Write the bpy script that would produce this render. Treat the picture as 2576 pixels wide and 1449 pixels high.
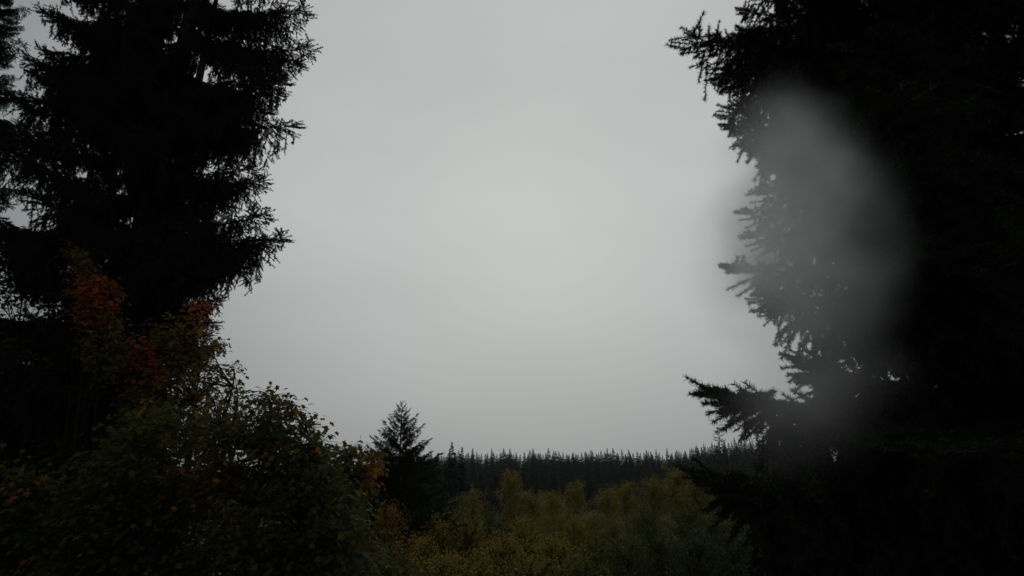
import bpy, math, random
import numpy as np
from mathutils import Vector, Matrix

for o in list(bpy.data.objects):
    bpy.data.objects.remove(o)
SC = bpy.context.scene
COL = SC.collection
R = math.radians

# ------------------------------------------------------------------ camera
CAM = Vector((0.0, 0.0, 6.0))
PITCH = R(18.0)
FX = 1406.0                     # focal length for a 2576-wide frame
cd = bpy.data.cameras.new('camera')
cam = bpy.data.objects.new('camera', cd)
COL.objects.link(cam)
cam.location = CAM
cam.rotation_euler = (R(90) + PITCH, 0, 0)
cd.sensor_width = 36.0
cd.lens = 36.0 * FX / 2576.0
cd.clip_start = 0.05
cd.clip_end = 6000.0
SC.camera = cam

# ------------------------------------------------------------------ overcast sky
SUN_EL, SUN_AZ = R(27.0), R(2.0)          # azimuth measured from +Y towards +X
sun_dir = Vector((math.sin(SUN_AZ) * math.cos(SUN_EL), math.cos(SUN_AZ) * math.cos(SUN_EL), math.sin(SUN_EL)))
W = bpy.data.worlds.new('World')
SC.world = W
W.use_nodes = True
nt = W.node_tree
nt.nodes.clear()
def N(tree, t, **kw):
    n = tree.nodes.new(t)
    for k, v in kw.items():
        setattr(n, k, v)
    return n
out = N(nt, 'ShaderNodeOutputWorld')
bg = N(nt, 'ShaderNodeBackground')
bg.inputs['Strength'].default_value = 0.1
sky = N(nt, 'ShaderNodeTexSky', sky_type='NISHITA')
sky.sun_disc = False
sky.sun_elevation = SUN_EL
sky.sun_rotation = SUN_AZ
sky.dust_density = 3.0
hs = N(nt, 'ShaderNodeHueSaturation')
hs.inputs['Saturation'].default_value = 0.25
nt.links.new(sky.outputs[0], hs.inputs['Color'])
tc = N(nt, 'ShaderNodeTexCoord')
dot = N(nt, 'ShaderNodeVectorMath', operation='DOT_PRODUCT')
dot.inputs[1].default_value = sun_dir
nrm = N(nt, 'ShaderNodeVectorMath', operation='NORMALIZE')
nt.links.new(tc.outputs['Generated'], nrm.inputs[0])
nt.links.new(nrm.outputs[0], dot.inputs[0])
ac = N(nt, 'ShaderNodeMath', operation='ARCCOSINE', use_clamp=False)
nt.links.new(dot.outputs['Value'], ac.inputs[0])
mr = N(nt, 'ShaderNodeMapRange', interpolation_type='SMOOTHSTEP')
mr.inputs['From Min'].default_value = R(18)
mr.inputs['From Max'].default_value = R(64)
mr.inputs['To Min'].default_value = 1.0
mr.inputs['To Max'].default_value = 0.0
nt.links.new(ac.outputs[0], mr.inputs['Value'])
# large soft cloud masses
mp = N(nt, 'ShaderNodeMapping')
mp.inputs['Scale'].default_value = (1.0, 1.0, 2.6)
mp.inputs['Rotation'].default_value = (0.0, R(-14), 0.0)
nt.links.new(nrm.outputs[0], mp.inputs['Vector'])
nz = N(nt, 'ShaderNodeTexNoise')
nz.inputs['Scale'].default_value = 2.3
nz.inputs['Detail'].default_value = 4.0
nz.inputs['Roughness'].default_value = 0.42
nt.links.new(mp.outputs[0], nz.inputs['Vector'])
cl = N(nt, 'ShaderNodeMapRange')
cl.inputs['From Min'].default_value = 0.3
cl.inputs['From Max'].default_value = 0.7
cl.inputs['To Min'].default_value = 0.955
cl.inputs['To Max'].default_value = 1.045
nt.links.new(nz.outputs['Fac'], cl.inputs['Value'])
lum = N(nt, 'ShaderNodeMapRange')
lum.inputs['To Min'].default_value = 1.15
lum.inputs['To Max'].default_value = 4.95
nt.links.new(mr.outputs[0], lum.inputs['Value'])
mul = N(nt, 'ShaderNodeMath', operation='MULTIPLY')
nt.links.new(lum.outputs[0], mul.inputs[0])
# overcast decks are darker towards the horizon
sep = N(nt, 'ShaderNodeSeparateXYZ')
nt.links.new(nrm.outputs[0], sep.inputs[0])
hz = N(nt, 'ShaderNodeMapRange', interpolation_type='SMOOTHSTEP')
hz.inputs['From Min'].default_value = -0.05
hz.inputs['From Max'].default_value = 0.42
hz.inputs['To Min'].default_value = 0.70
hz.inputs['To Max'].default_value = 1.0
nt.links.new(sep.outputs[2], hz.inputs['Value'])
mul2 = N(nt, 'ShaderNodeMath', operation='MULTIPLY')
nt.links.new(cl.outputs[0], mul2.inputs[0])
nt.links.new(hz.outputs[0], mul2.inputs[1])
nt.links.new(mul2.outputs[0], mul.inputs[1])
tint = N(nt, 'ShaderNodeMix', data_type='RGBA')
tint.inputs[6].default_value = (0.91, 1.0, 1.04, 1)
tint.inputs[7].default_value = (0.97, 1.0, 0.985, 1)
nt.links.new(mr.outputs[0], tint.inputs[0])
vs = N(nt, 'ShaderNodeVectorMath', operation='SCALE')
nt.links.new(tint.outputs[2], vs.inputs[0])
nt.links.new(mul.outputs[0], vs.inputs['Scale'])
mx = N(nt, 'ShaderNodeMix', data_type='RGBA')
mx.inputs[0].default_value = 0.985          # the cloud deck hides nearly all of the clear sky
nt.links.new(hs.outputs[0], mx.inputs[6])
nt.links.new(vs.outputs[0], mx.inputs[7])
nt.links.new(mx.outputs[2], bg.inputs['Color'])
nt.links.new(bg.outputs[0], out.inputs['Surface'])

sl = bpy.data.lights.new('sun', 'SUN')
sl.energy = 0.5
sl.angle = R(25)
sl.color = (1.0, 0.97, 0.92)
so = bpy.data.objects.new('sun', sl)
COL.objects.link(so)
so.rotation_euler = (-sun_dir).to_track_quat('-Z', 'Y').to_euler()
so.location = (0, 0, 60)

SC.view_settings.view_transform = 'Standard'
SC.view_settings.look = 'None'
SC.view_settings.exposure = 0.0
SC.view_settings.gamma = 1.0
SC.view_settings.use_curve_mapping = False
SC.render.engine = 'CYCLES'
SC.cycles.use_denoising = True
SC.cycles.use_adaptive_sampling = True
SC.cycles.adaptive_threshold = 0.02
SC.cycles.max_bounces = 5
SC.cycles.diffuse_bounces = 2
SC.cycles.glossy_bounces = 1
SC.cycles.transmission_bounces = 2
SC.cycles.volume_bounces = 4
SC.cycles.caustics_reflective = False
SC.cycles.caustics_refractive = False

# ------------------------------------------------------------------ helpers
FWD = Vector((0, math.cos(PITCH), math.sin(PITCH)))
UP = Vector((0, -math.sin(PITCH), math.cos(PITCH)))
def at(px, py, Y):
    d = Vector(((px - 1288) / FX, 0, 0)) + FWD + UP * (-(py - 724.5) / FX)
    return CAM + d * (Y / d.y)
def proj(p):
    v = Vector(p) - CAM
    f = v.dot(FWD)
    if f < 0.05:
        return None
    return 1288 + FX * v.x / f, 724.5 - FX * v.dot(UP) / f

def gz(x, y):
    """height of the ground"""
    s = min(max((y - 8) / 47.0, 0), 1)
    s = s * s * (3 - 2 * s)
    z = -9.0 * s
    r = min(max((y - 150) / 170.0, 0), 1)
    z += 3.0 * r * r * (3 - 2 * r)
    r = min(max((y - 290) / 130.0, 0), 1)
    z += 4.0 * r * r * (3 - 2 * r)
    z += 0.35 * math.sin(x * 0.21 + 1.3) * math.cos(y * 0.17) + 0.6 * math.sin(x * 0.043 + y * 0.031)
    return z

def empty(name, loc, label, cat, group=None):
    o = bpy.data.objects.new(name, None)
    COL.objects.link(o)
    o.location = loc
    o.empty_display_size = 0.3
    tag(o, label, cat, group)
    return o
def tag(o, label=None, cat=None, group=None, kind=None):
    if label: o['label'] = label
    if cat: o['category'] = cat
    if group: o['group'] = group
    if kind: o['kind'] = kind
def link(name, me, parent=None):
    o = bpy.data.objects.new(name, me)
    COL.objects.link(o)
    if parent is not None:
        o.parent = parent
    return o
def tri_mesh(name, V, T, mats, mi=None, attr=None, smooth=False):
    V = np.ascontiguousarray(V, dtype=np.float32)
    T = np.ascontiguousarray(T, dtype=np.int32)
    me = bpy.data.meshes.new(name)
    me.vertices.add(len(V))
    me.vertices.foreach_set('co', V.ravel())
    me.loops.add(T.size)
    me.loops.foreach_set('vertex_index', T.ravel())
    me.polygons.add(len(T))
    me.polygons.foreach_set('loop_start', np.arange(0, T.size, 3, dtype=np.int32))
    me.polygons.foreach_set('loop_total', np.full(len(T), 3, dtype=np.int32))
    for m in mats:
        me.materials.append(m)
    if mi is not None:
        me.polygons.foreach_set('material_index', np.ascontiguousarray(mi, dtype=np.int32))
    if smooth:
        me.polygons.foreach_set('use_smooth', np.ones(len(T), dtype=bool))
    me.update(calc_edges=True)
    if attr is not None:
        a = me.attributes.new('tint', 'FLOAT', 'POINT')
        a.data.foreach_set('value', np.ascontiguousarray(attr, dtype=np.float32))
    return me

def unit(a):
    return a / np.maximum(np.linalg.norm(a, axis=1, keepdims=True), 1e-9)
def frames(d):
    ref = np.where(np.abs(d[:, 2:3]) < 0.9, np.array([[0, 0, 1.0]]), np.array([[1.0, 0, 0]]))
    a = unit(np.cross(d, ref))
    return a, np.cross(d, a)
def stems(P0, P1, r0, r1, k=3):
    """thin tapered k-sided sticks"""
    n = len(P0)
    d = unit(P1 - P0)
    a, b = frames(d)
    V = np.zeros((n, 2 * k, 3))
    for i in range(k):
        c, s = math.cos(2 * math.pi * i / k), math.sin(2 * math.pi * i / k)
        off = a * c + b * s
        V[:, i] = P0 + off * r0[:, None]
        V[:, k + i] = P1 + off * r1[:, None]
    T = []
    for i in range(k):
        j = (i + 1) % k
        T += [(i, j, k + j), (i, k + j, k + i)]
    T = np.array(T)[None] + (np.arange(n) * 2 * k)[:, None, None]
    return V.reshape(-1, 3), T.reshape(-1, 3)
def needles(rng, P0, P1, per_m, nlen, nw, fwd=0.75):
    """one-triangle needles round every twig"""
    L = np.linalg.norm(P1 - P0, axis=1)
    cnt = np.maximum(1, np.round(L * per_m)).astype(int)
    idx = np.repeat(np.arange(len(P0)), cnt)
    m = len(idx)
    d = unit(P1 - P0)
    a, b = frames(d)
    t = rng.random(m)
    ph = rng.random(m) * 2 * math.pi
    rad = a[idx] * np.cos(ph)[:, None] + b[idx] * np.sin(ph)[:, None]
    tan = -a[idx] * np.sin(ph)[:, None] + b[idx] * np.cos(ph)[:, None]
    nd = unit(d[idx] * (fwd + 0.3 * rng.standard_normal(m))[:, None] + rad + 0.25 * rng.standard_normal((m, 3)))
    base = P0[idx] + (P1 - P0)[idx] * t[:, None]
    ln = nlen * (0.7 + 0.5 * rng.random(m))
    side = unit(np.cross(nd, rad) + 1e-6 + 0.6 * rng.standard_normal((m, 3)))
    V = np.zeros((m, 3, 3))
    V[:, 0] = base + side * (nw / 2)
    V[:, 1] = base - side * (nw / 2)
    V[:, 2] = base + nd * ln[:, None]
    return V.reshape(-1, 3), np.arange(3 * m).reshape(-1, 3)
def join(parts):
    """[(V,T,material)] -> V,T,mi"""
    Vs, Ts, Ms, o = [], [], [], 0
    for V, T, m in parts:
        Vs.append(V); Ts.append(T + o); Ms.append(np.full(len(T), m)); o += len(V)
    return np.concatenate(Vs), np.concatenate(Ts), np.concatenate(Ms)

# ------------------------------------------------------------------ materials
def mat(name):
    m = bpy.data.materials.new(name)
    m.use_nodes = True
    t = m.node_tree
    p = t.nodes['Principled BSDF']
    return m, t, p
def noisy(name, c0, c1, scale, rough=0.8, bump=0.0, coord='Object', spec=0.25, detail=5):
    m, t, p = mat(name)
    tc = N(t, 'ShaderNodeTexCoord')
    n = N(t, 'ShaderNodeTexNoise')
    n.inputs['Scale'].default_value = scale
    n.inputs['Detail'].default_value = detail
    r = N(t, 'ShaderNodeValToRGB')
    r.color_ramp.elements[0].position = 0.35
    r.color_ramp.elements[1].position = 0.68
    r.color_ramp.elements[0].color = (*c0, 1)
    r.color_ramp.elements[1].color = (*c1, 1)
    t.links.new(tc.outputs[coord], n.inputs['Vector'])
    t.links.new(n.outputs['Fac'], r.inputs['Fac'])
    t.links.new(r.outputs[0], p.inputs['Base Color'])
    p.inputs['Roughness'].default_value = rough
    p.inputs['Specular IOR Level'].default_value = spec
    if bump:
        b = N(t, 'ShaderNodeBump')
        b.inputs['Strength'].default_value = bump
        t.links.new(n.outputs['Fac'], b.inputs['Height'])
        t.links.new(b.outputs[0], p.inputs['Normal'])
    return m
M_NEEDLE = noisy('spruce_needles', (0.034, 0.050, 0.032), (0.062, 0.085, 0.048), 2.2, 0.7, spec=0.1)
M_NEEDLE_FIR = noisy('fir_needles', (0.028, 0.044, 0.028), (0.055, 0.075, 0.040), 0.8, 0.9, spec=0.0)
M_NEEDLE_PALE = noisy('pale_larch_needles', (0.07, 0.075, 0.025), (0.12, 0.11, 0.035), 0.8, 0.65, spec=0.2)
M_BARK = noisy('spruce_bark', (0.025, 0.02, 0.016), (0.085, 0.072, 0.06), 9.0, 0.9, 0.7)
M_TWIG = noisy('brown_twig', (0.02, 0.016, 0.012), (0.045, 0.035, 0.025), 14.0, 0.85)
M_SOIL = noisy('forest_floor', (0.012, 0.013, 0.008), (0.032, 0.032, 0.015), 0.35, 0.95, 0.4, detail=9)

def leaf_material(name, stops, use_obj=False, trans=0.3, rough=0.5):
    """leaf colour from the per-leaf autumn tint (0 green .. 1 red)"""
    m, t, p = mat(name)
    a = N(t, 'ShaderNodeAttribute', attribute_name='tint')
    r = N(t, 'ShaderNodeValToRGB')
    el = r.color_ramp.elements
    while len(el) < len(stops):
        el.new(0.5)
    for e, (pos, c) in zip(el, stops):
        e.position = pos
        e.color = (*c, 1)
    fac = a.outputs['Fac']
    if use_obj:
        oi = N(t, 'ShaderNodeObjectInfo')
        sx = N(t, 'ShaderNodeSeparateColor')
        ad = N(t, 'ShaderNodeMath', operation='ADD', use_clamp=True)
        t.links.new(oi.outputs['Color'], sx.inputs[0])
        t.links.new(sx.outputs[0], ad.inputs[0])
        t.links.new(a.outputs['Fac'], ad.inputs[1])
        fac = ad.outputs[0]
    t.links.new(fac, r.inputs['Fac'])
    n = N(t, 'ShaderNodeTexNoise')
    n.inputs['Scale'].default_value = 3.0
    tcn = N(t, 'ShaderNodeTexCoord')
    t.links.new(tcn.outputs['Object'], n.inputs['Vector'])
    v = N(t, 'ShaderNodeMapRange')
    v.inputs['From Min'].default_value = 0.3
    v.inputs['From Max'].default_value = 0.7
    v.inputs['To Min'].default_value = 0.7
    v.inputs['To Max'].default_value = 1.3
    t.links.new(n.outputs['Fac'], v.inputs['Value'])
    sc = N(t, 'ShaderNodeVectorMath', operation='SCALE')
    t.links.new(r.outputs[0], sc.inputs[0])
    t.links.new(v.outputs[0], sc.inputs['Scale'])
    t.links.new(sc.outputs[0], p.inputs['Base Color'])
    p.inputs['Roughness'].default_value = rough
    p.inputs['Specular IOR Level'].default_value = 0.06
    tr = N(t, 'ShaderNodeBsdfTranslucent')
    t.links.new(sc.outputs[0], tr.inputs['Color'])
    mxs = N(t, 'ShaderNodeMixShader')
    mxs.inputs[0].default_value = trans
    t.links.new(p.outputs[0], mxs.inputs[1])
    t.links.new(tr.outputs[0], mxs.inputs[2])
    t.links.new(mxs.outputs[0], t.nodes['Material Output'].inputs['Surface'])
    return m
M_LEAF = leaf_material('maple_leaf', [(0.0, (0.055, 0.082, 0.028)), (0.3, (0.115, 0.125, 0.030)), (0.52, (0.24, 0.16, 0.028)),
                                      (0.75, (0.46, 0.165, 0.04)), (1.0, (0.44, 0.06, 0.04))], trans=0.4, rough=0.75)
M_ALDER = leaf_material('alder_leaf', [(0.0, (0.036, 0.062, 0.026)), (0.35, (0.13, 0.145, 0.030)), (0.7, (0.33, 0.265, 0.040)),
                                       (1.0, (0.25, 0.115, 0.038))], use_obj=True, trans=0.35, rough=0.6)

# ------------------------------------------------------------------ the ground
def build_ground():
    xs = np.concatenate([np.linspace(-1500, -160, 14), np.linspace(-150, 150, 76), np.linspace(160, 1500, 14)])
    ys = np.concatenate([np.linspace(-1400, -40, 10), np.linspace(-30, 130, 60), np.linspace(140, 420, 36), np.linspace(450, 1500, 14)])
    V = np.array([(x, y, gz(x, y)) for y in ys for x in xs])
    nx = len(xs)
    T = []
    for j in range(len(ys) - 1):
        for i in range(nx - 1):
            a = j * nx + i
            T += [(a, a + 1, a + nx + 1), (a, a + nx + 1, a + nx)]
    o = link('ground', tri_mesh('ground', V, np.array(T), [M_SOIL], smooth=True))
    tag(o, 'dark forest floor falling away from the trees', 'ground', kind='structure')
build_ground()

# ------------------------------------------------------------------ spruce branches (shared meshes)
def spruce_branch(seed, L, sag, lift, sec_len, n_sec, pend, per_m, nlen, nw, tw_len=0.12, curtain=1.0, sec_ang=52, tw_prob=0.9):
    """one bough along +X: axis, side shoots, twigs and hanging sprays, clothed in needles"""
    rng = np.random.default_rng(seed)
    def axis(t):
        t = np.asarray(t, dtype=float)
        return np.stack([L * t, L * 0.03 * np.sin(t * 5 + seed), L * (-sag * t + lift * t * t)], -1)
    S0, S1, r0, r1, F0, F1 = [], [], [], [], [], []
    tt = np.linspace(0, 1, 13)
    A = axis(tt)
    for i in range(12):
        S0.append(A[i]); S1.append(A[i + 1])
        r0.append(0.011 * L * (1 - tt[i]) + 0.0025); r1.append(0.011 * L * (1 - tt[i + 1]) + 0.0025)
        if tt[i] > 0.45:
            F0.append(A[i]); F1.append(A[i + 1])
    def twig(p, d, ln, segs=1, droop=0.0, rr=0.0022, cloth=True):
        q = p
        for s in range(segs):
            d = d + np.array([0, 0, -droop / segs])
            d = d / np.linalg.norm(d)
            e = q + d * ln / segs
            S0.append(q); S1.append(e); r0.append(rr); r1.append(rr * 0.7)
            if cloth:
                F0.append(q); F1.append(e)
            q = e
        return q, d
    for i in range(n_sec):
        t = 0.10 + 0.885 * (i + 0.5 * rng.random()) / n_sec
        p = axis([t])[0]
        ax = axis([t + 0.01])[0] - p
        ax /= np.linalg.norm(ax)
        tipf = min(1.0, max(0.0, (0.97 - t) / 0.3))      # 0 at the growing end, where shoots lift
        prof = min(1.0, (1 - t) * 2.1 + 0.30) * min(1.0, 0.45 + t * 1.6)
        for sgn in (-1, 1):
            if rng.random() < 0.08:
                continue
            ang = R(sec_ang + 12 * rng.standard_normal())
            ln = sec_len * prof * (0.7 + 0.5 * rng.random())
            d = ax * math.cos(ang) + np.array([0, sgn, 0]) * math.sin(ang) + np.array([0, 0, 0.10 - 0.25 * rng.random()])
            d /= np.linalg.norm(d)
            q = p
            segs = 4
            for s in range(segs):
                d = d + np.array([0, 0, -0.16 * (1 + prof) * tipf + 0.06 * (1 - tipf)])
                d /= np.linalg.norm(d)
                e = q + d * ln / segs
                S0.append(q); S1.append(e); r0.append(0.0042); r1.append(0.003)
                F0.append(q); F1.append(e)
                # twigs on the shoot
                sd = np.cross(d, [0, 0, 1.0])
                sd /= np.linalg.norm(sd) + 1e-9
                for k in (-1, 1):
                    if rng.random() < tw_prob:
                        b = q + (e - q) * rng.random()
                        dd = d * 0.8 + sd * k * 0.75 + np.array([0, 0, (-0.15 - 0.5 * rng.random() * curtain) * tipf + 0.15 * (1 - tipf)])
                        twig(b, dd / np.linalg.norm(dd), tw_len * (0.55 + 0.8 * rng.random()) * (0.5 + 0.5 * prof), 1)
                # hanging sprays
                if rng.random() < pend * prof * tipf:
                    b = q + (e - q) * rng.random()
                    hl = (0.16 + 0.42 * rng.random() ** 1.6) * curtain * min(1.0, prof + 0.1)
                    d0 = np.array([0.22 * rng.standard_normal() + 0.1, 0.22 * rng.standard_normal(), -1.0])
                    tip, dl = twig(b, d0 / np.linalg.norm(d0), hl, 2, 0.5)
                    for h in range(int(hl / 0.07)):
                        c = b + (tip - b) * (0.25 + 0.7 * rng.random())
                        dd = np.array([rng.standard_normal() * 0.6, rng.standard_normal() * 0.6, -0.9])
                        twig(c, dd / np.linalg.norm(dd), tw_len * (0.35 + 0.6 * rng.random()), 1)
                q = e
        # sprays straight under the bough and short shoots on top of it
        if rng.random() < (0.75 * pend + 0.1) * (0.15 + 0.85 * tipf):
            hl = (0.14 + 0.34 * rng.random()) * curtain * min(1.0, (1 - t) * 3 + 0.2)
            d0 = np.array([0.25 + 0.2 * rng.standard_normal(), 0.2 * rng.standard_normal(), -1.0])
            tip, dl = twig(p, d0 / np.linalg.norm(d0), hl, 2, 0.4)
            for h in range(int(hl / 0.05)):
                c = p + (tip - p) * (0.15 + 0.8 * rng.random())
                dd = np.array([rng.standard_normal() * 0.6 + 0.2, rng.standard_normal() * 0.6, -0.8])
                twig(c, dd / np.linalg.norm(dd), tw_len * (0.4 + 0.6 * rng.random()), 1)
        if rng.random() < 0.75 and t > 0.3:
            dd = ax * 0.9 + np.array([0, 0.35 * rng.standard_normal(), 0.35 + 0.5 * rng.random()])
            twig(p, dd / np.linalg.norm(dd), tw_len * (0.35 + 0.6 * rng.random()), 1)
    # leader
    p = axis([1.0])[0]
    d = axis([1.0])[0] - axis([0.97])[0]
    twig(p, d / np.linalg.norm(d), tw_len * 0.7, 1)
    S0, S1 = np.array(S0), np.array(S1)
    F0, F1 = np.array(F0), np.array(F1)
    a = stems(S0, S1, np.array(r0), np.array(r1))
    b = needles(rng, F0, F1, per_m, nlen, nw)
    V, T, mi = join([(a[0], a[1], 0), (b[0], b[1], 1)])
    tip = axis([1.0])[0] + d / np.linalg.norm(d) * tw_len * 0.85
    return V, T, mi, Vector(tip)

class Lib:
    def __init__(self, name, n, needle, **kw):
        self.me, self.tip = [], []
        for i in range(n):
            k = dict(kw)
            s = k.pop('seed0') + i
            rr = random.Random(s)
            k['sag'] = k['sag'] * rr.uniform(0.8, 1.2)
            V, T, mi, tip = spruce_branch(s, **k)
            self.me.append(tri_mesh(name, V, T, [M_TWIG, needle], mi))
            self.tip.append(tip)

def place_branch(lib, i, root, base, tip, roll=0.0, thin=1.0):
    """bough object whose own tip lands on the wanted tip"""
    v = tip - base
    lt = lib.tip[i]
    s = v.length / lt.length
    az = math.atan2(v.y, v.x)
    el = math.atan2(v.z, math.hypot(v.x, v.y)) - math.atan2(lt.z, math.hypot(lt.x, lt.y))
    o = link('branch', lib.me[i], root)
    o.location = base - root.location
    o.rotation_mode = 'ZYX'
    m = Matrix.Rotation(az, 3, 'Z') @ Matrix.Rotation(-el, 3, 'Y') @ Matrix.Rotation(roll, 3, 'X')
    o.rotation_euler = m.to_euler('ZYX')
    o.scale = (s, s * thin, s * thin)
    return o

def trunk_mesh(seed, H, r0, wob=0.04, n=26, k=14, flare=0.5, top=0.012):
    rng = np.random.default_rng(seed)
    V, T = [], []
    ph = rng.random(6) * 6.28
    for i in range(n + 1):
        t = i / n
        z = H * t
        r = (r0 - top) * (1 - t) ** 0.9 + top + r0 * flare * math.exp(-z / 0.5)
        cx = wob * math.sin(t * 5 + ph[0]) * min(1, t * 4)
        cy = wob * math.cos(t * 4 + ph[1]) * min(1, t * 4)
        for j in range(k):
            a = 2 * math.pi * j / k
            rr = r * (1 + 0.07 * math.sin(3 * a + ph[2] + z * 0.3) + 0.05 * math.sin(5 * a + ph[3]) + 0.04 * rng.standard_normal())
            V.append((cx + rr * math.cos(a), cy + rr * math.sin(a), z - 0.15 if i == 0 else z))
    for i in range(n):
        for j in range(k):
            a, b = i * k + j, i * k + (j + 1) % k
            T += [(a, b, b + k), (a, b + k, a + k)]
    return np.array(V), np.array(T)

def big_spruce(name, label, seed, foot_px, foot_py, Y, H, r0, lib, tips, radius, z_lo, n_fill, limit, avoid=1.5, el=(-0.30, 0.02)):
    """a large spruce: trunk, named boughs that make the outline, and the rest of the crown"""
    rng = random.Random(seed)
    p = at(foot_px, foot_py, Y)
    bx, by = p.x, p.y
    root = empty(name, (bx, by, gz(bx, by)), label, 'tree', 'big spruces framing the view')
    V, T = trunk_mesh(seed, H, r0)
    link('trunk', tri_mesh('spruce_trunk', V, T, [M_BARK], smooth=True), root)
    nlib = len(lib.me)
    for (px, py, dy, rise) in tips:
        tip = at(px, py, Y + dy)
        dist = math.hypot(tip.x - bx, tip.y - by)
        base = Vector((bx, by, tip.z + rise * dist))
        place_branch(lib, rng.randrange(nlib), root, base, tip, rng.uniform(-0.15, 0.15))
    z0 = gz(bx, by) + z_lo
    z1 = gz(bx, by) + H - 0.4
    for k in range(n_fill):
        u = (k + rng.random()) / n_fill
        u = u ** 1.25
        z = z0 + (z1 - z0) * u
        az = k * 2.39996 + rng.uniform(-0.35, 0.35)
        rad = radius(min(max((z - gz(bx, by)) / H, 0), 1)) * rng.uniform(0.78, 1.05)
        base = Vector((bx, by, z))
        e = rng.uniform(*el) + 0.5 * max(0, u - 0.6)
        ok = False
        for q in range(14):
            tip = base + Vector((math.cos(az) * rad, math.sin(az) * rad, math.tan(e) * rad))
            pr = proj(tip)
            mid = base + (tip - base) * 0.7
            near = (tip - CAM).length < avoid or (mid - CAM).length < avoid
            bad = near or (pr is not None and not limit(*pr))
            if not bad:
                ok = True
                break
            rad *= 0.88
            if near and rad < 0.5:
                break
        if ok and rad > 0.3:
            place_branch(lib, rng.randrange(nlib), root, base, tip, rng.uniform(-0.2, 0.2))
    return root

def interp_limit(pts, side):
    ys = [p[0] for p in pts]
    xs = [p[1] for p in pts]
    def f(px, py):
        x = float(np.interp(py, ys, xs))
        return px <= x if side < 0 else px >= x
    return f

# left: the tall spruce
LIB_L = Lib('hanging_spruce_bough', 6, M_NEEDLE, seed0=11, L=2.7, sag=0.36, lift=0.40, sec_len=0.66, n_sec=30, pend=1.0,
            per_m=300, nlen=0.038, nw=0.013, tw_len=0.20, curtain=1.25, tw_prob=0.65)
lim_l = interp_limit([(-400, 680), (0, 620), (120, 610), (150, 590), (200, 600), (270, 560), (310, 590), (380, 520), (470, 560), (500, 530), (590, 560), (680, 450), (760, 470), (880, 460), (1200, 440)], -1)
lim_b = interp_limit([(-400, 640), (0, 560), (200, 560), (380, 480), (600, 470), (760, 430), (1200, 420)], -1)
tips_l = [(788, 8, -0.3, .02), (735, 40, 0.4, .05), (802, 106, 0.0, .05), (782, 150, 0.6, .12), (738, 198, -0.4, .0), (730, 240, 0.5, .1),
          (690, 178, -0.7, .1), (770, 312, 0.1, .08), (690, 272, -0.5, .12), (662, 356, 0.6, .2), (655, 408, -0.2, .0), (692, 452, 0.2, .02),
          (640, 470, 0.8, .1), (697, 528, -0.3, .06), (735, 588, 0.1, .10), (690, 618, 0.6, .16), (655, 650, -0.3, .22), (600, 640, 0.3, .2),
          (576, 747, 0.0, .04), (552, 690, -0.6, .2), (550, 772, 0.5, .12), (548, 805, -0.3, .16), (572, 868, 0.2, .2), (540, 840, 0.7, .15),
          (102, 44, 0.1, .12), (118, 30, -0.5, .05), (88, 128, -0.2, .16), (62, 152, 0.3, .02), (70, 195, -0.4, .2), (20, 260, 0.2, .25), (-60, 330, 0.0, .25),
          (150, -30, 0.3, .1), (760, -60, 0.2, .05), (720, -120, 0, .05)]
big_spruce('spruce_tree', 'tall dark spruce with long hanging sprays behind the autumn maples', 5, 262, 1000, 9.6, 23.0, 0.36, LIB_L, tips_l,
           lambda t: 2.75 * min(1.0, 1.5 * (1 - t) + 0.05), 2.4, 165, lim_l)
big_spruce('spruce_tree', 'spruce half hidden right behind the tall hanging spruce', 6, 330, 1000, 13.0, 22.0, 0.3, LIB_L, [(640, 300, 0, .1), (600, 520, 0, .15), (560, 700, 0, .15)],
           lambda t: 2.9 * min(1.0, 1.5 * (1 - t) + 0.05), 2.4, 28, lim_b)
# left edge: another one, cut by the frame
lim_e = interp_limit([(-400, 60), (0, 50), (60, 55), (140, 40), (210, 50), (300, 130), (500, 200), (800, 230), (1200, 200)], -1)
tips_e = [(80, 22, 0.0, .08), (66, 72, 0.3, .02), (58, 98, -0.4, .15), (45, 140, 0.2, .2), (30, 205, -0.2, .15), (50, 250, 0.3, .25), (90, 310, 0, .3), (110, 420, 0.2, .35), (60, -50, 0, .05)]
big_spruce('spruce_tree', 'spruce cut off by the frame beside the tall hanging spruce', 9, -330, 900, 11.6, 22.0, 0.3, LIB_L, tips_e,
           lambda t: 2.7 * min(1.0, 1.5 * (1 - t) + 0.05), 1.5, 145, lim_e)

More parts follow.
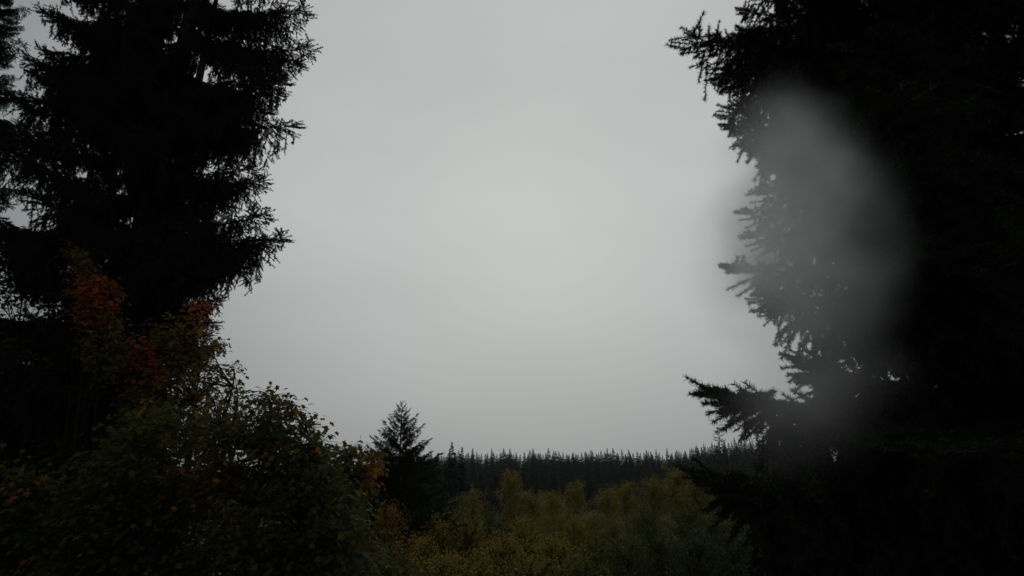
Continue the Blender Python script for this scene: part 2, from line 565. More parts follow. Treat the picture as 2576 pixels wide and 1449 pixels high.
# right: the near spruce with single needles showing
LIB_R = Lib('near_spruce_bough', 6, M_NEEDLE, seed0=41, L=1.7, sag=0.22, lift=0.22, sec_len=0.37, n_sec=18, pend=0.5,
            per_m=900, nlen=0.032, nw=0.0058, tw_len=0.175, curtain=0.78, tw_prob=0.62)
lim_r = interp_limit([(-400, 1840), (0, 1960), (120, 1930), (200, 1900), (300, 1960), (400, 2010), (560, 2020), (700, 2050), (800, 2080), (900, 2150), (980, 2150), (1080, 2170),
                      (1140, 2130), (1200, 1940), (1300, 1960), (1450, 2020), (1700, 2040)], 1)
lim_d = interp_limit([(-400, 2000), (0, 2080), (600, 2140), (900, 2180), (1100, 2080), (1450, 2060), (1700, 2040)], 1)
tips_r = [(1682, 103, -0.1, .02), (1760, 112, 0.35, .1), (1842, 18, 0.0, -.02), (1840, 62, -0.4, .0), (1850, -30, 0.2, 0), (1773, 178, 0.1, .1), (1800, 205, -0.35, .15), (1790, 272, -0.2, .05),
          (1798, 312, 0.15, .05), (1845, 345, -0.4, .15), (1876, 378, 0.1, .1), (1900, 405, -0.2, .1), (1873, 486, 0.0, .08), (1838, 538, 0.2, .05), (1797, 666, -0.1, .1), (1850, 600, 0.3, .1),
          (1873, 748, 0.1, .12), (1890, 775, -0.4, .2), (2022, 850, 0.2, .1), (1992, 874, -0.5, -.14), (1988, 945, -0.2, .0), (2010, 915, -0.4, -.05), (1732, 982, -0.5, .07), (1748, 986, -0.3, .06),
          (1690, 1180, -0.3, .0), (1720, 1200, 0.0, .02), (1770, 1212, -0.5, .05), (1850, 1205, 0.3, .03), (1930, 1195, -0.3, .03), (2240, 1130, -1.1, .25), (2180, 1095, -0.9, .2), (1960, 1200, -.2, .1),
          (2160, 520, -1.2, .05), (2250, 620, -1.3, .1), (1900, 1330, 0.2, .1), (1880, 1420, 0.0, .1)]
big_spruce('spruce_tree', 'near black spruce with needle sprays reaching in over the valley', 3, 2500, 1000, 3.5, 20.0, 0.24, LIB_R, tips_r,
           lambda t: 2.2 * min(1.0, 1.6 * (1 - t) + 0.05), 0.5, 205, lim_r, avoid=1.5, el=(-0.3, 0.0))
big_spruce('spruce_tree', 'black spruce at the frame edge behind the near spruce', 4, 2640, 1000, 6.2, 20.0, 0.28, LIB_R, [(2250, 300, 0, .1), (2200, 800, 0, .1)],
           lambda t: 2.9 * min(1.0, 1.6 * (1 - t) + 0.05), 0.8, 130, lim_d, avoid=1.7, el=(-0.3, 0.0))

# ------------------------------------------------------------------ middle-distance and far conifers
LIB_M = Lib('fir_bough', 5, M_NEEDLE_FIR, seed0=71, L=2.4, sag=-0.10, lift=0.22, sec_len=0.5, n_sec=15, pend=0.35,
            per_m=60, nlen=0.055, nw=0.034, tw_len=0.22, curtain=0.7, sec_ang=50)
def conifer(name, label, seed, px, py_tip, Y, H, R_max, nb, lib, r0=0.18, group=None, e0=-0.15, e1=0.75, shape=0.85, thin=1.0):
    """crown of single boughs: ascending near the tip, level to drooping below"""
    rng = random.Random(seed)
    t = at(px, py_tip, Y)
    base_z = gz(t.x, t.y)
    root = empty(name, (t.x, t.y, base_z), label, 'tree', group)
    V, T = trunk_mesh(seed, t.z - base_z, r0, wob=0.03, n=18, k=9, top=0.01)
    link('trunk', tri_mesh('conifer_trunk', V, T, [M_BARK], smooth=True), root)
    for k in range(nb):
        u = ((k + rng.random()) / nb) ** 0.8          # 0 at the top
        d = 0.05 + (H * 0.93) * u
        rad = R_max * min(1.0, (d / (H * 0.62)) ** shape) * rng.uniform(0.55, 1.2) + 0.12
        az = k * 2.39996 + rng.uniform(-0.4, 0.4)
        e = e1 + (e0 - e1) * min(1.0, u * 1.8) + rng.uniform(-0.08, 0.08)
        base = Vector((t.x, t.y, t.z - d))
        tip = base + Vector((math.cos(az) * rad, math.sin(az) * rad, math.tan(e) * rad))
        place_branch(lib, rng.randrange(len(lib.me)), root, base, tip, rng.uniform(-0.2, 0.2), thin)
    return root
conifer('fir_tree', 'broad dark fir with upswept boughs standing right of the maples', 21, 1013, 1008, 33.0, 11.5, 4.2, 230, LIB_M, e0=0.12, e1=0.8, shape=1.0, thin=0.85)
conifer('conifer_tree', 'slim grey conifer top just behind the sunlit maple leaves', 22, 614, 968, 45.0, 14.0, 1.9, 70, LIB_M, thin=0.8, e0=0.0)
conifer('conifer_tree', 'short grey conifer tip left of the slim conifer top', 23, 586, 990, 47.0, 13.0, 1.6, 60, LIB_M, thin=0.8, e0=0.0)
LIB_P = Lib('pale_conifer_bough', 3, M_NEEDLE_PALE, seed0=81, L=2.4, sag=0.05, lift=0.22, sec_len=0.5, n_sec=11, pend=0.2,
            per_m=26, nlen=0.09, nw=0.05, tw_len=0.22, curtain=0.6, sec_ang=50)
conifer('conifer_tree', 'tall sparse pale conifer rising above the ridge under the near spruce', 24, 1803, 1050, 120.0, 17.0, 2.7, 80, LIB_P, e0=-0.05)
conifer('conifer_tree', 'pale conifer half hidden by the hanging spruce sprays', 25, 1912, 1032, 110.0, 17.0, 2.6, 70, LIB_P, e0=-0.05)
conifer('conifer_tree', 'small pale conifer between the two taller pale ones', 26, 1862, 1090, 125.0, 14.0, 2.6, 70, LIB_P, e0=-0.05)

def small_conifer_mesh(seed, H, Rm, whorls, needle, name):
    """crown of a far conifer: whorls of ragged drooping sprays"""
    rng = np.random.default_rng(seed)
    V, T = [], []
    for w in range(whorls):
        u = (w + 0.3 + 0.5 * rng.random()) / whorls
        z = H * (1 - 0.97 * u ** 1.1)
        rad = min(Rm, 0.30 * (H - z)) + 0.12
        zw = z
        nb = int(3 + 4 * u)
        a0 = rng.random() * 6.28
        for b in range(nb):
            a = a0 + 6.28318 * (b + 0.5 * rng.random()) / nb
            r = rad * (0.6 + 0.55 * rng.random())
            z = zw + 0.45 * rng.standard_normal() * min(1, 3 * u)
            el = 0.45 * (1 - u) ** 1.5 - 0.15 - 0.15 * rng.random()
            d = np.array([math.cos(a), math.sin(a), el])
            sd = np.array([-math.sin(a), math.cos(a), 0])
            m = max(3, int(r / 0.28))
            for s in range(m):
                t = (s + 0.5) / m
                p = np.array([0, 0, z]) + d * r * t - np.array([0, 0, 0.12 * r * t * t])
                ln = min(0.42 + 0.2 * r, 0.10 + 0.55 * r)
                for q in (-1, 1):
                    e = p + sd * q * ln * (1.1 - 0.6 * t) * (0.6 + 0.6 * rng.random()) + d * ln * 0.6 + np.array([0, 0, -0.30 * ln * (0.3 + rng.random())])
                    b2 = p + d * ln * 0.5 + np.array([0, 0, 0.05])
                    k = len(V)
                    V += [p, b2, e]
                    T += [(k, k + 1, k + 2)]
                hg = p + np.array([0.1 * rng.standard_normal(), 0.1 * rng.standard_normal(), -ln * (0.5 + 0.5 * rng.random())]) + d * 0.15
                k = len(V)
                V += [p - d * 0.12, p + d * 0.16, hg]
                T += [(k, k + 1, k + 2)]
            k = len(V)
            e = np.array([0, 0, z]) + d * r - np.array([0, 0, 0.12 * r])
            V += [e - d * 0.4 + sd * 0.06, e - d * 0.4 - sd * 0.06, e + d * 0.2 + np.array([0, 0, 0.06])]
            T += [(k, k + 1, k + 2)]
    for j in range(3):       # leader
        k = len(V)
        a = j * 2.1
        V += [(0.05 * math.cos(a), 0.05 * math.sin(a), H - 1.2), (0.05 * math.cos(a + 1.5), 0.05 * math.sin(a + 1.5), H - 1.2), (0, 0, H + 0.7)]
        T += [(k, k + 1, k + 2)]
    return tri_mesh(name, np.array(V), np.array(T), [needle])
FAR_H = 20.0
FAR = []
for i in range(6):
    rr = random.Random(300 + i)
    cm = small_conifer_mesh(300 + i, FAR_H, rr.uniform(2.5, 3.4), 66, M_NEEDLE_FIR, 'far_conifer_crown')
    V, T = trunk_mesh(300 + i, FAR_H * 0.98, 0.17, wob=0.05, n=6, k=6)
    FAR.append((cm, tri_mesh('far_conifer_trunk', V, T, [M_BARK])))
def far_conifer(px, py_tip, Y, s, rng, label, group, name='conifer_tree', wide=1.0):
    t = at(px, py_tip, Y)
    i = rng.randrange(len(FAR))
    base = gz(t.x, t.y)
    wide = wide * s
    s = (t.z - base) / FAR_H
    wide = wide / s
    root = empty(name, (t.x, t.y, base), label, 'tree', group)
    root.rotation_euler = (rng.uniform(-.015, .015), rng.uniform(-.015, .015), rng.uniform(0, 6.28))
    root.scale = (s * wide, s * wide, s)
    link('crown', FAR[i][0], root)
    link('trunk', FAR[i][1], root)
rng = random.Random(77)
# tops along the ridge
ridge = [(1100, 1140), (1700, 1138), (1760, 1122), (1850, 1112), (2000, 1100), (2300, 1090)]
rx, ry = [p[0] for p in ridge], [p[1] for p in ridge]
x = 980.0
while x < 1960:
    top = float(np.interp(x, rx, ry)) + rng.choice([-12, -7, -5, -3, -1, 0, 1, 2, 4, 6])
    far_conifer(x, top, rng.uniform(400, 430), rng.uniform(0.9, 1.1), rng, 'small spire of the far conifer treeline against the sky', 'conifers along the far treeline', wide=rng.uniform(0.8, 1.3))
    x += rng.choice([3, 5, 6, 8, 10])
# rows lower down in front of them
SLOPE = [('dark conifer in the first rank just under the far treeline spires', 'first rank of conifers under the treeline'),
         ('dark conifer in the second rank under the far treeline', 'second rank of conifers under the treeline'),
         ('dark conifer halfway down the forest slope', 'conifers halfway down the slope')]
for row, (Y, drop, step) in enumerate([(330, 13, 18), (270, 30, 26), (215, 54, 36)]):
    x = 940.0 + row * 7
    while x < 2080 - row * 40:
        top = float(np.interp(x, rx, ry)) + drop + rng.uniform(-12, 12)
        far_conifer(x, top, Y + rng.uniform(-9, 9), rng.uniform(0.95, 1.1), rng,
                    *SLOPE[row])
        x += step * rng.uniform(0.75, 1.3)
for Y, top0, step in [(300, 1150, 34), (190, 1205, 46)]:
    x = 330.0
    while x < 960:
        far_conifer(x, top0 + rng.uniform(-10, 10), Y + rng.uniform(-8, 8), 1.0, rng,
                    'dark conifer glimpsed through the gaps in the green maple', 'conifers glimpsed behind the maples', wide=1.3)
        x += step * rng.uniform(0.8, 1.25)
for px, py, Y, s, lab, wd in [
        (1135, 1112, 135, 0.95, 'taller dark conifer beside the broad fir, breaking the treeline', 0.95),
        (1160, 1124, 140, 0.9, 'second dark conifer close beside the taller one by the broad fir', 0.9),
        (1095, 1150, 120, 0.9, 'dark conifer in the gap at the foot of the broad fir', 1.1),
        (1285, 1232, 75, 0.62, 'dark conifer behind the tallest yellow alder', 1.3),
        (1200, 1215, 95, 0.75, 'dark conifer left of the tallest yellow alder', 1.3),
        (960, 1190, 60, 0.6, 'dark conifer between the maples and the broad fir', 1.3),
        (1060, 1230, 55, 0.55, 'low dark conifer under the broad fir', 1.4),
        (1130, 1265, 62, 0.58, 'low dark conifer in the thicket below the broad fir', 1.4)]:
    far_conifer(px, py, Y, s, rng, lab, None, 'conifer_tree', wd)

# ------------------------------------------------------------------ alder thicket in the valley
def alder_meshes(seed, H, Rc, limbs, per_limb, leaf, spread=1.0):
    rng = np.random.default_rng(seed)
    S0, S1, q0, q1, C = [], [], [], [], []
    lean = rng.standard_normal(2) * 0.03
    def ax(t):
        return np.array([lean[0] * H * t + 0.12 * math.sin(4 * t + seed), lean[1] * H * t + 0.12 * math.cos(3 * t + seed), H * t])
    for i in range(12):
        S0.append(ax(i / 12)); S1.append(ax((i + 1) / 12))
        q0.append(0.11 * (1 - i / 12) + 0.01); q1.append(0.11 * (1 - (i + 1) / 12) + 0.01)
    for l in range(limbs):
        t = 0.22 + 0.76 * (l + rng.random()) / limbs
        p = ax(t)
        a = l * 2.39996 + rng.standard_normal() * 0.3
        prof = math.sin(min(1, (1 - t) / 0.8) * math.pi * 0.5) ** 0.8
        ln = Rc * (0.25 + 0.85 * prof) * (0.7 + 0.5 * rng.random())
        d = np.array([math.cos(a), math.sin(a), 0.30 + 0.5 * rng.random() + 0.7 * t * t])
        d /= np.linalg.norm(d)
        q = p
        for s in range(4):
            d = d + np.array([0.1 * rng.standard_normal(), 0.1 * rng.standard_normal(), 0.06])
            d /= np.linalg.norm(d)
            e = q + d * ln / 4
            S0.append(q); S1.append(e); q0.append(0.03 * (1 - s / 4) + 0.005); q1.append(0.03 * (1 - (s + 1) / 4) + 0.005)
            for w in range(3):
                b = q + (e - q) * rng.random()
                dd = d * 0.7 + rng.standard_normal(3) * 0.6 + np.array([0, 0, 0.25])
                dd /= np.linalg.norm(dd)
                tl = (0.35 + 0.45 * rng.random()) * spread * (1.1 - 0.12 * s)
                f = b + dd * tl
                S0.append(b); S1.append(f); q0.append(0.009); q1.append(0.004)
                for g in range(per_limb):
                    C.append(b + dd * tl * (0.2 + 0.9 * rng.random()) + rng.standard_normal(3) * 0.11 * spread)
            q = e
    C = np.array(C)
    n = len(C)
    u = unit(rng.standard_normal((n, 3)) + np.array([0, 0, -0.5]))
    v = unit(np.cross(u, rng.standard_normal((n, 3))))
    s = leaf * (0.6 + 0.8 * rng.random(n))[:, None]
    V = np.stack([C - u * s * 0.5, C + v * s * 0.33, C + u * s * 0.5, C - v * s * 0.33], 1).reshape(-1, 3)
    k = np.arange(n) * 4
    T = np.concatenate([np.stack([k, k + 1, k + 2], 1), np.stack([k, k + 2, k + 3], 1)])
    ti = np.repeat(0.10 * rng.standard_normal(n), 4)
    crown = tri_mesh('alder_crown', V, T, [M_ALDER], attr=ti)
    a = stems(np.array(S0), np.array(S1), np.array(q0), np.array(q1), 5)
    return crown, tri_mesh('alder_trunk', a[0], a[1], [M_TWIG], smooth=True)
ALD = [alder_meshes(500 + i, 11.0, 3.4, 60, 13, 0.125, 1.25) for i in range(4)]
BSH = [alder_meshes(520 + i, 5.0, 2.4, 40, 12, 0.085, 0.9) for i in range(3)]
def alder(px, py, Y, label, tint, s=1.0, lib=ALD, name='alder_tree', H=11.0, cat='tree', group='autumn alders in the valley', wide=1.0):
    t = at(px, py, Y)
    i = rng.randrange(len(lib))
    base = gz(t.x, t.y)
    wide = wide * s
    s = (t.z - base) / H
    wide = wide / s
    root = empty(name, (t.x, t.y, base), label, cat, group)
    root.rotation_euler = (0, 0, rng.uniform(0, 6.28))
    root.scale = (s * wide, s * wide, s)
    c = link('crown', lib[i][0], root)
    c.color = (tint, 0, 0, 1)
    link('trunk', lib[i][1], root)
for a in [
    (1278, 1200, 62, 'tallest slender yellow alder, standing left of the centre of the thicket', 0.62, 1.1, 0.8),
    (1195, 1245, 66, 'yellow-green alder left of the tallest yellow alder', 0.50, 1.0, 1.1),
    (1150, 1262, 60, 'olive alder at the thicket end nearest the broad fir', 0.38, 0.95, 1.0),
    (1345, 1248, 64, 'golden alder right of the tallest yellow alder', 0.66, 1.0, 1.1),
    (1405, 1245, 70, 'second golden alder right of the tallest yellow alder', 0.64, 1.05, 1.2),
    (1455, 1228, 58, 'narrow golden alder near the centre of the thicket', 0.60, 1.0, 0.85),
    (1530, 1245, 66, 'golden alder right of the narrow golden one', 0.62, 1.0, 1.1),
    (1580, 1225, 72, 'golden alder at the back between the narrow one and the tall olive one', 0.58, 1.1, 1.1),
    (1640, 1214, 68, 'tall olive-gold alder left of the hanging spruce sprays', 0.52, 1.15, 1.1),
    (1700, 1192, 70, 'highest yellow alder under the lowest spruce sprays', 0.60, 1.2, 1.15),
    (1755, 1208, 64, 'yellow alder behind the lowest spruce sprays', 0.56, 1.1, 1.1),
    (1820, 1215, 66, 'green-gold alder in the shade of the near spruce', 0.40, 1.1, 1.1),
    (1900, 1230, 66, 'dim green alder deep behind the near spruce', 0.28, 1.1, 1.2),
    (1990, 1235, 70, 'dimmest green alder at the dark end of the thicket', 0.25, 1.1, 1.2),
    (1375, 1292, 86, 'small gold alder seen between the two golden alders', 0.58, 0.9, 1.5),
    (1495, 1290, 86, 'small gold alder seen between the narrow golden one and its neighbour', 0.56, 0.9, 1.5),
    (1300, 1296, 84, 'small olive alder seen right below the tallest yellow alder', 0.45, 0.9, 1.4),
    (1420, 1300, 56, 'green-gold alder low behind the brownish one', 0.42, 0.85, 1.2),
    (1500, 1305, 58, 'yellow-green alder low behind the olive one', 0.48, 0.85, 1.2),
    (1590, 1300, 57, 'olive-green alder low left of the fresh green one', 0.36, 0.85, 1.2),
    (1085, 1270, 52, 'dark green alder below the broad fir', 0.12, 0.95, 1.1),
    (1010, 1240, 44, 'dark green alder at the foot of the broad fir', 0.08, 0.9, 1.1),
    (1230, 1300, 50, 'dark green alder in front of the yellow-green one', 0.14, 0.85, 1.1),
    (1330, 1320, 47, 'olive alder in front of the tallest yellow alder', 0.44, 0.85, 1.1),
    (1440, 1315, 48, 'brownish alder in front of the narrow golden one', 0.62, 0.85, 1.1),
    (1540, 1330, 46, 'olive alder low in the middle of the thicket', 0.36, 0.85, 1.1),
    (1630, 1300, 46, 'fresh green alder low in front of the tall olive-gold one', 0.18, 0.85, 1.15),
    (1710, 1290, 48, 'bright green alder under the lowest spruce sprays', 0.16, 0.9, 1.1),
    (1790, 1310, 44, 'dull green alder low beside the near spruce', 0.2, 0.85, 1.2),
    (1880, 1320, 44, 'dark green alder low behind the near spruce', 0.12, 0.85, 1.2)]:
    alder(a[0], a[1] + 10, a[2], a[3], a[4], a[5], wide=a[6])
for a in [
    (975, 1325, 26, 'orange-brown bush beside the edge of the green maple', 0.9, 1.0, 0.8),
    (1040, 1400, 25, 'brown bush right of the orange-brown one', 0.72, 0.9, 1.1),
    (1110, 1350, 30, 'straw-coloured bush in the lower middle, left', 0.66, 1.0, 1.1),
    (1190, 1335, 32, 'tall straw-coloured bush below the dark green alder', 0.62, 1.05, 1.0),
    (1260, 1385, 28, 'ochre bush below the tallest yellow alder', 0.68, 0.95, 1.2),
    (1330, 1355, 32, 'twiggy ochre bush in front of the olive alder', 0.66, 1.0, 1.1),
    (1410, 1390, 29, 'ochre bush low in the centre of the thicket', 0.64, 0.9, 1.3),
    (1490, 1385, 31, 'olive bush low right of the centre', 0.40, 0.95, 1.2),
    (1570, 1395, 30, 'dull green bush at the bottom under the olive alder', 0.22, 0.9, 1.3),
    (1660, 1380, 32, 'green bush at the bottom under the fresh green alder', 0.16, 1.0, 1.3),
    (1750, 1385, 31, 'green bush at the bottom under the bright green alder', 0.15, 1.0, 1.3),
    (1840, 1390, 31, 'dark bush at the bottom beside the near spruce', 0.12, 1.0, 1.3),
    (1000, 1440, 20, 'green-brown bush at the bottom beside the green maple', 0.3, 0.9, 1.2),
    (1090, 1445, 21, 'low brown bush at the bottom, right of the green-brown one', 0.6, 0.9, 1.2),
    (1200, 1440, 23, 'low ochre bush at the bottom under the tall straw one', 0.62, 0.9, 1.3),
    (1330, 1440, 24, 'low olive bush at the bottom centre', 0.5, 0.9, 1.4),
    (1460, 1445, 24, 'low dark olive bush at the bottom right of centre', 0.3, 0.9, 1.4)]:
    alder(a[0], a[1], a[2], a[3], a[4], a[5], BSH, 'autumn_bush', 5.0, 'bush', 'autumn bushes at the foot of the thicket', a[6])

# ------------------------------------------------------------------ maples
HALF = [(0.0, 0.0), (-0.06, 0.15), (0.04, 0.40), (0.17, 0.34), (0.29, 0.27), (0.45, 0.44), (0.64, 0.53), (0.63, 0.36), (0.61, 0.21), (0.80, 0.16)]
OUT = [(u, v) for u, v in HALF] + [(1.0, 0.0)] + [(u, -v) for u, v in HALF[:0:-1]]
LEAF_UV = np.array([(0.36, 0.0)] + OUT)
LEAF_Z = 0.16 * np.abs(LEAF_UV[:, 1]) - 0.22 * LEAF_UV[:, 0] ** 2
LEAF_T = np.array([(0, i, i % len(OUT) + 1) for i in range(1, len(OUT) + 1)])
def leaf_cloud(P, D, Nn, size, tint):
    """maple leaves: position of the stalk end, midrib direction, face normal"""
    n = len(P)
    S = np.cross(Nn, D)
    V = (P[:, None] + D[:, None] * (LEAF_UV[None, :, 0:1] * size[:, None, None]) + S[:, None] * (LEAF_UV[None, :, 1:2] * size[:, None, None])
         + Nn[:, None] * (LEAF_Z[None, :, None] * size[:, None, None]))
    k = len(LEAF_UV)
    T = LEAF_T[None] + (np.arange(n) * k)[:, None, None]
    return V.reshape(-1, 3), T.reshape(-1, 3), np.repeat(tint, k)
LEAF_ONE = []
for i in range(9):
    V = np.stack([LEAF_UV[:, 0], LEAF_UV[:, 1], LEAF_Z], 1)
    LEAF_ONE.append(tri_mesh('maple_leaf', V, LEAF_T, [M_LEAF], attr=np.full(len(V), i / 8.0)))
def inside(poly, x, y):
    c = False
    j = len(poly) - 1
    for i in range(len(poly)):
        xi, yi = poly[i]; xj, yj = poly[j]
        if (yi > y) != (yj > y) and x < (xj - xi) * (y - yi) / (yj - yi) + xi:
            c = not c
        j = i
    return c
def maple(name, label, seed, poly, Y0, depth, boughs, per, size, tintf, foot, single=0, group='autumn maples in front of the tall spruce', spread=0.2):
    rng = np.random.default_rng(seed)
    xs = [p[0] for p in poly]; ys = [p[1] for p in poly]
    pts, scr = [], []
    while len(pts) < boughs:
        x, y = rng.uniform(min(xs), max(xs)), rng.uniform(min(ys), max(ys))
        if inside(poly, x, y):
            u = rng.random()
            pts.append(np.array(at(x, y, Y0 + depth * u)))
            scr.append((x, y, u))
    pts = np.array(pts)
    f = at(foot[0], foot[1], Y0 + depth * 0.55)
    root_p = np.array([f.x, f.y, gz(f.x, f.y)])
    root = empty(name, tuple(root_p), label, 'tree', group)
    # stems
    S0, S1, q0, q1 = [], [], [], []
    order = np.argsort(-pts[:, 2])
    ends = [pts[order[int(len(pts) * q)]] for q in (0.01, 0.12, 0.25, 0.4, 0.55, 0.7)]
    nodes = []
    for e in ends:
        prev = root_p + np.array([rng.standard_normal() * 0.12, rng.standard_normal() * 0.12, -0.1])
        for s in range(1, 13):
            t = s / 12
            p = root_p * (1 - t) + e * t
            p[:2] = root_p[:2] + (e[:2] - root_p[:2]) * t ** 1.5
            p = p + rng.standard_normal(3) * 0.03
            S0.append(prev); S1.append(p); q0.append(0.045 * (1 - t) + 0.008); q1.append(0.045 * (1 - t - 1 / 12) + 0.012)
            prev = p
            if t > 0.25:
                nodes.append(p)
    nodes = np.array(nodes)
    LP, LD, LN, LS, LT = [], [], [], [], []
    cen = pts.mean(0)
    for p, (sx, sy, u) in zip(pts, scr):
        d2 = np.linalg.norm(nodes - p, axis=1) + np.where(nodes[:, 2] > p[2] - 0.05, 1.2, 0)
        a = nodes[np.argmin(d2)]
        prev = a
        for s in range(1, 5):
            t = s / 4
            c = a * (1 - t) + p * t
            c[2] = a[2] + (p[2] - a[2]) * (1 - (1 - t) ** 1.6)
            c = c + rng.standard_normal(3) * 0.015 * (1 - t)
            S0.append(prev); S1.append(c); q0.append(0.010 * (1 - t) + 0.004); q1.append(0.008 * (1 - t) + 0.003)
            prev = c
        out_d = p - a
        out_d[2] *= 0.4
        out_d = out_d / (np.linalg.norm(out_d) + 1e-6)
        lat = np.array([-out_d[1], out_d[0], 0])
        lat /= np.linalg.norm(lat) + 1e-6
        base_t = tintf(sx, sy, rng)
        for k in range(per):
            al = rng.uniform(-1.4, 0.8) * spread
            la = rng.standard_normal() * spread * 0.6
            P = p + out_d * al + lat * la + np.array([0, 0, rng.standard_normal() * spread * 0.32 - abs(la) * 0.25])
            d = out_d * 0.6 + lat * np.sign(la) * rng.uniform(0.1, 0.9) + rng.standard_normal(3) * 0.35 + np.array([0, 0, -0.45])
            d /= np.linalg.norm(d)
            n = np.array([0, -0.25, 1.0]) + rng.standard_normal(3) * 0.34
            n = n - d * n.dot(d)
            n /= np.linalg.norm(n)
            LP.append(P); LD.append(d); LN.append(n)
            LS.append(size * rng.uniform(0.65, 1.25))
            LT.append(min(1, max(0, base_t + rng.standard_normal() * 0.12)))
            if k % 3 == 0:
                S0.append(p + out_d * al * 0.5); S1.append(P); q0.append(0.0025); q1.append(0.0015)
    LP, LD, LN, LS, LT = map(np.array, (LP, LD, LN, LS, LT))
    own = np.zeros(len(LP), bool)
    if single:
        vis = []
        for i, P in enumerate(LP):
            pr = proj(P)
            if pr and 0 < pr[0] < 2576 and 0 < pr[1] < 1449:
                vis.append((P[1] - 0.0008 * abs(pr[0]), i))
        vis.sort()
        own[[i for _, i in vis[:single]]] = True
    V, T, at_ = leaf_cloud(LP[~own] - root_p, LD[~own], LN[~own], LS[~own], LT[~own])
    c = link('crown', tri_mesh('maple_crown', V, T, [M_LEAF], attr=at_), root)
    if single:
        c['kind'] = 'stuff'
        for i in np.nonzero(own)[0]:
            o = link('leaf', LEAF_ONE[int(round(LT[i] * 8))], root)
            m = Matrix((LD[i], np.cross(LN[i], LD[i]), LN[i])).transposed()
            o.rotation_euler = m.to_euler()
            o.scale = (LS[i],) * 3
            o.location = Vector(LP[i] - root_p)
    a = stems(np.array(S0) - root_p, np.array(S1) - root_p, np.array(q0), np.array(q1), 4)
    link('trunk', tri_mesh('maple_stems', a[0], a[1], [M_TWIG], smooth=True), root)
    return root
def near(x, y, cx, cy, r):
    return math.exp(-((x - cx) ** 2 + (y - cy) ** 2) / (r * r))
# orange spire
maple('maple_tree', 'slender orange maple climbing in front of the tall spruce', 101,
      [(170, 618), (205, 612), (215, 670), (250, 690), (285, 690), (292, 740), (275, 790), (312, 850), (318, 890), (270, 960), (235, 900), (200, 800), (178, 740), (195, 690)],
      7.0, 0.9, 150, 20, 0.058, lambda x, y, g: 0.30 + 0.42 * near(x, y, 235, 730, 110) + 0.12 * near(x, y, 270, 730, 50) + 0.05 * g.standard_normal(), (270, 1250), spread=0.13)
# dark green one at the left edge
maple('maple_tree', 'dim green maple at the frame edge left of the orange one', 102,
      [(-60, 620), (60, 610), (120, 690), (180, 760), (230, 840), (250, 960), (200, 1100), (150, 1250), (-60, 1250)],
      8.0, 1.4, 330, 20, 0.07, lambda x, y, g: 0.17 + 0.06 * g.standard_normal() + (0.35 if g.random() < 0.04 else 0), (60, 1500))
# yellow-green one with red tufts
maple('maple_tree', 'yellow-green maple with a red tuft, right of the orange maple', 103,
      [(345, 830), (400, 800), (470, 790), (505, 755), (535, 765), (530, 830), (560, 880), (600, 885), (605, 930), (580, 960), (600, 1010), (610, 1100), (520, 1150), (380, 1100), (300, 1000), (290, 910), (330, 880)],
      7.4, 1.3, 250, 16, 0.062, lambda x, y, g: 0.34 + 0.10 * g.standard_normal() + 0.65 * near(x, y, 350, 890, 32) + 0.35 * near(x, y, 370, 920, 45) + 0.5 * near(x, y, 515, 765, 30)
      + 0.12 * near(x, y, 460, 830, 80), (470, 1500), spread=0.17)
# the nearest, big-leaved green one
maple('maple_tree', 'broad dark green maple with big leaves, lowest and nearest of the maples', 104,
      [(640, 985), (680, 975), (740, 1010), (778, 1060), (770, 1085), (815, 1110), (830, 1145), (880, 1200), (905, 1300), (940, 1380), (960, 1500), (100, 1500), (110, 1300), (200, 1180), (300, 1060), (380, 1010), (480, 1040), (560, 1050), (615, 1060)],
      5.6, 1.7, 820, 26, 0.060, lambda x, y, g: 0.17 + 0.08 * g.standard_normal() + 0.22 * near(x, y, 560, 1180, 130) + 0.25 * near(x, y, 300, 1010, 60) + (0.3 if g.random() < 0.05 else 0), (560, 1700), single=300)
# the far end with red leaves
maple('maple_tree', 'hazy maple with red tips next to the broad fir', 105,
      [(790, 1110), (835, 1125), (900, 1115), (930, 1130), (955, 1150), (958, 1175), (935, 1225), (900, 1290), (880, 1380), (760, 1400), (740, 1180)],
      8.4, 1.2, 230, 16, 0.075, lambda x, y, g: 0.24 + 0.12 * g.standard_normal() + 0.6 * near(x, y, 940, 1160, 17) + 0.7 * near(x, y, 935, 1212, 15) + 0.22 * near(x, y, 860, 1180, 60), (830, 1600), spread=0.16)
# low one in the lower left corner
maple('maple_tree', 'low brown-tipped maple in the lower left corner', 106,
      [(-60, 1130), (40, 1150), (95, 1200), (110, 1260), (200, 1310), (330, 1350), (420, 1400), (420, 1520), (-60, 1520)],
      6.0, 1.2, 260, 18, 0.066, lambda x, y, g: 0.12 + 0.08 * g.standard_normal() + 0.2 * near(x, y, 30, 1190, 50) + (0.35 if g.random() < 0.06 else 0), (120, 1900))

# ------------------------------------------------------------------ air and lens smear
def volume_box(name, lo, hi, label):
    V = np.array([(x, y, z) for z in (lo[2], hi[2]) for y in (lo[1], hi[1]) for x in (lo[0], hi[0])], dtype=float)
    c = (np.array(lo) + np.array(hi)) / 2
    T = np.array([(0, 2, 3), (0, 3, 1), (4, 5, 7), (4, 7, 6), (0, 1, 5), (0, 5, 4), (2, 6, 7), (2, 7, 3), (0, 4, 6), (0, 6, 2), (1, 3, 7), (1, 7, 5)])
    m = bpy.data.materials.new(name)
    m.use_nodes = True
    t = m.node_tree
    t.nodes.clear()
    mo = N(t, 'ShaderNodeOutputMaterial')
    pv = N(t, 'ShaderNodeVolumePrincipled')
    t.links.new(pv.outputs[0], mo.inputs['Volume'])
    o = link(name, tri_mesh(name, V - c, T, [m]))
    o.location = c
    tag(o, label, 'haze' if name == 'haze' else 'lens_smear', kind='stuff')
    return o, t, pv
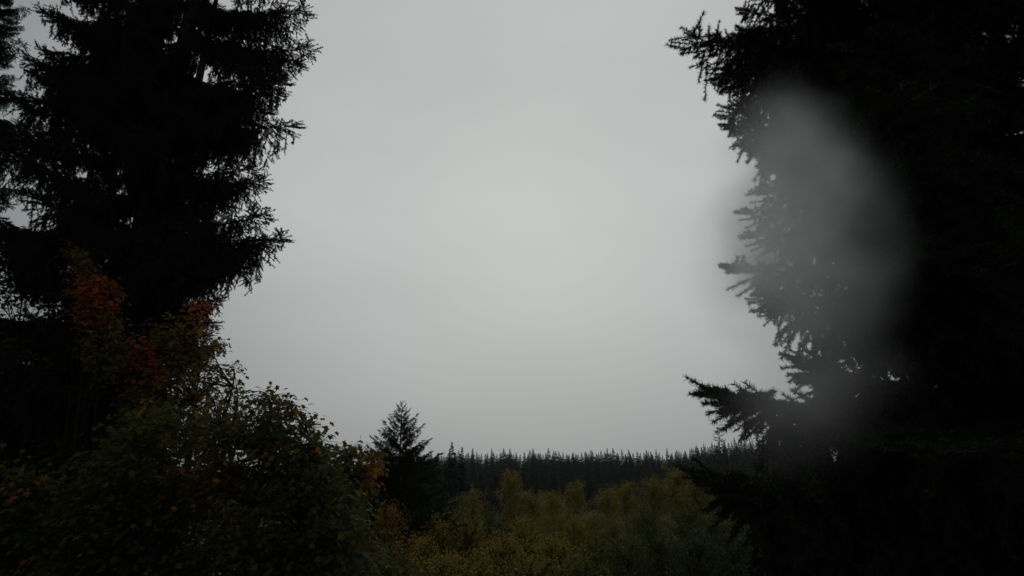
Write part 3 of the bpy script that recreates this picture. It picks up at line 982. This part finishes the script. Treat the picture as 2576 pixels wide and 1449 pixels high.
ho, ht, hv = volume_box('haze', (-1600, -1500, -16), (1600, 1600, 36), 'thin grey haze filling the wet air over the valley')
hv.inputs['Density'].default_value = 0.0001
hv.inputs['Color'].default_value = (0.9, 0.94, 1.0, 1)
hv.inputs['Anisotropy'].default_value = 0.3

# smear on the lens, built as an added fog volume before the near spruce
blobs = [(1945, 590, 2.1, 0.21, 4.2), (1965, 430, 2.1, 0.20, 2.4), (2080, 480, 2.1, 0.20, 1.5), (2085, 640, 2.1, 0.20, 1.7),
         (1965, 760, 2.1, 0.20, 1.8), (2030, 930, 2.1, 0.20, 0.8), (1930, 1030, 2.1, 0.15, 0.5), (1960, 300, 2.1, 0.15, 0.9)]
cs = [at(b[0], b[1], b[2]) for b in blobs]
lo = [min(c[i] for c in cs) - 0.75 for i in range(3)]
hi = [max(c[i] for c in cs) + 0.75 for i in range(3)]
mo_, mt, mv = volume_box('lens_smear', lo, hi, 'pale lens smear built as an added fog volume in front of the near spruce boughs')
geo = N(mt, 'ShaderNodeNewGeometry')
wn = N(mt, 'ShaderNodeTexNoise')
wn.inputs['Scale'].default_value = 2.2
wn.inputs['Detail'].default_value = 2.0
mt.links.new(geo.outputs['Position'], wn.inputs['Vector'])
sub = N(mt, 'ShaderNodeVectorMath', operation='SUBTRACT')
sub.inputs[1].default_value = (0.5, 0.5, 0.5)
mt.links.new(wn.outputs['Color'], sub.inputs[0])
scl = N(mt, 'ShaderNodeVectorMath', operation='SCALE')
scl.inputs['Scale'].default_value = 0.32
mt.links.new(sub.outputs[0], scl.inputs[0])
wp = N(mt, 'ShaderNodeVectorMath', operation='ADD')
mt.links.new(geo.outputs['Position'], wp.inputs[0])
mt.links.new(scl.outputs[0], wp.inputs[1])
acc = None
for b, c in zip(blobs, cs):
    dn = N(mt, 'ShaderNodeVectorMath', operation='DISTANCE')
    dn.inputs[1].default_value = c
    mt.links.new(wp.outputs[0], dn.inputs[0])
    f = N(mt, 'ShaderNodeMapRange', interpolation_type='SMOOTHERSTEP')
    f.inputs['From Min'].default_value = 0.0
    f.inputs['From Max'].default_value = b[3] * 1.9
    f.inputs['To Min'].default_value = b[4]
    f.inputs['To Max'].default_value = 0.0
    mt.links.new(dn.outputs['Value'], f.inputs['Value'])
    if acc is None:
        acc = f.outputs[0]
    else:
        ad = N(mt, 'ShaderNodeMath', operation='ADD')
        mt.links.new(acc, ad.inputs[0])
        mt.links.new(f.outputs[0], ad.inputs[1])
        acc = ad.outputs[0]
wn2 = N(mt, 'ShaderNodeTexNoise')
wn2.inputs['Scale'].default_value = 3.6
wn2.inputs['Detail'].default_value = 3.0
mt.links.new(wp.outputs[0], wn2.inputs['Vector'])
rag = N(mt, 'ShaderNodeMapRange')
rag.inputs['From Min'].default_value = 0.35
rag.inputs['From Max'].default_value = 0.65
rag.inputs['To Min'].default_value = 0.45
rag.inputs['To Max'].default_value = 1.5
mt.links.new(wn2.outputs['Fac'], rag.inputs['Value'])
den = N(mt, 'ShaderNodeMath', operation='MULTIPLY')
mt.links.new(acc, den.inputs[0])
mt.links.new(rag.outputs[0], den.inputs[1])
mt.links.new(den.outputs[0], mv.inputs['Density'])
mv.inputs['Color'].default_value = (0.96, 0.99, 0.99, 1)
mv.inputs['Anisotropy'].default_value = 0.25
SC.cycles.volume_step_rate = 1.2
SC.cycles.volume_max_steps = 48
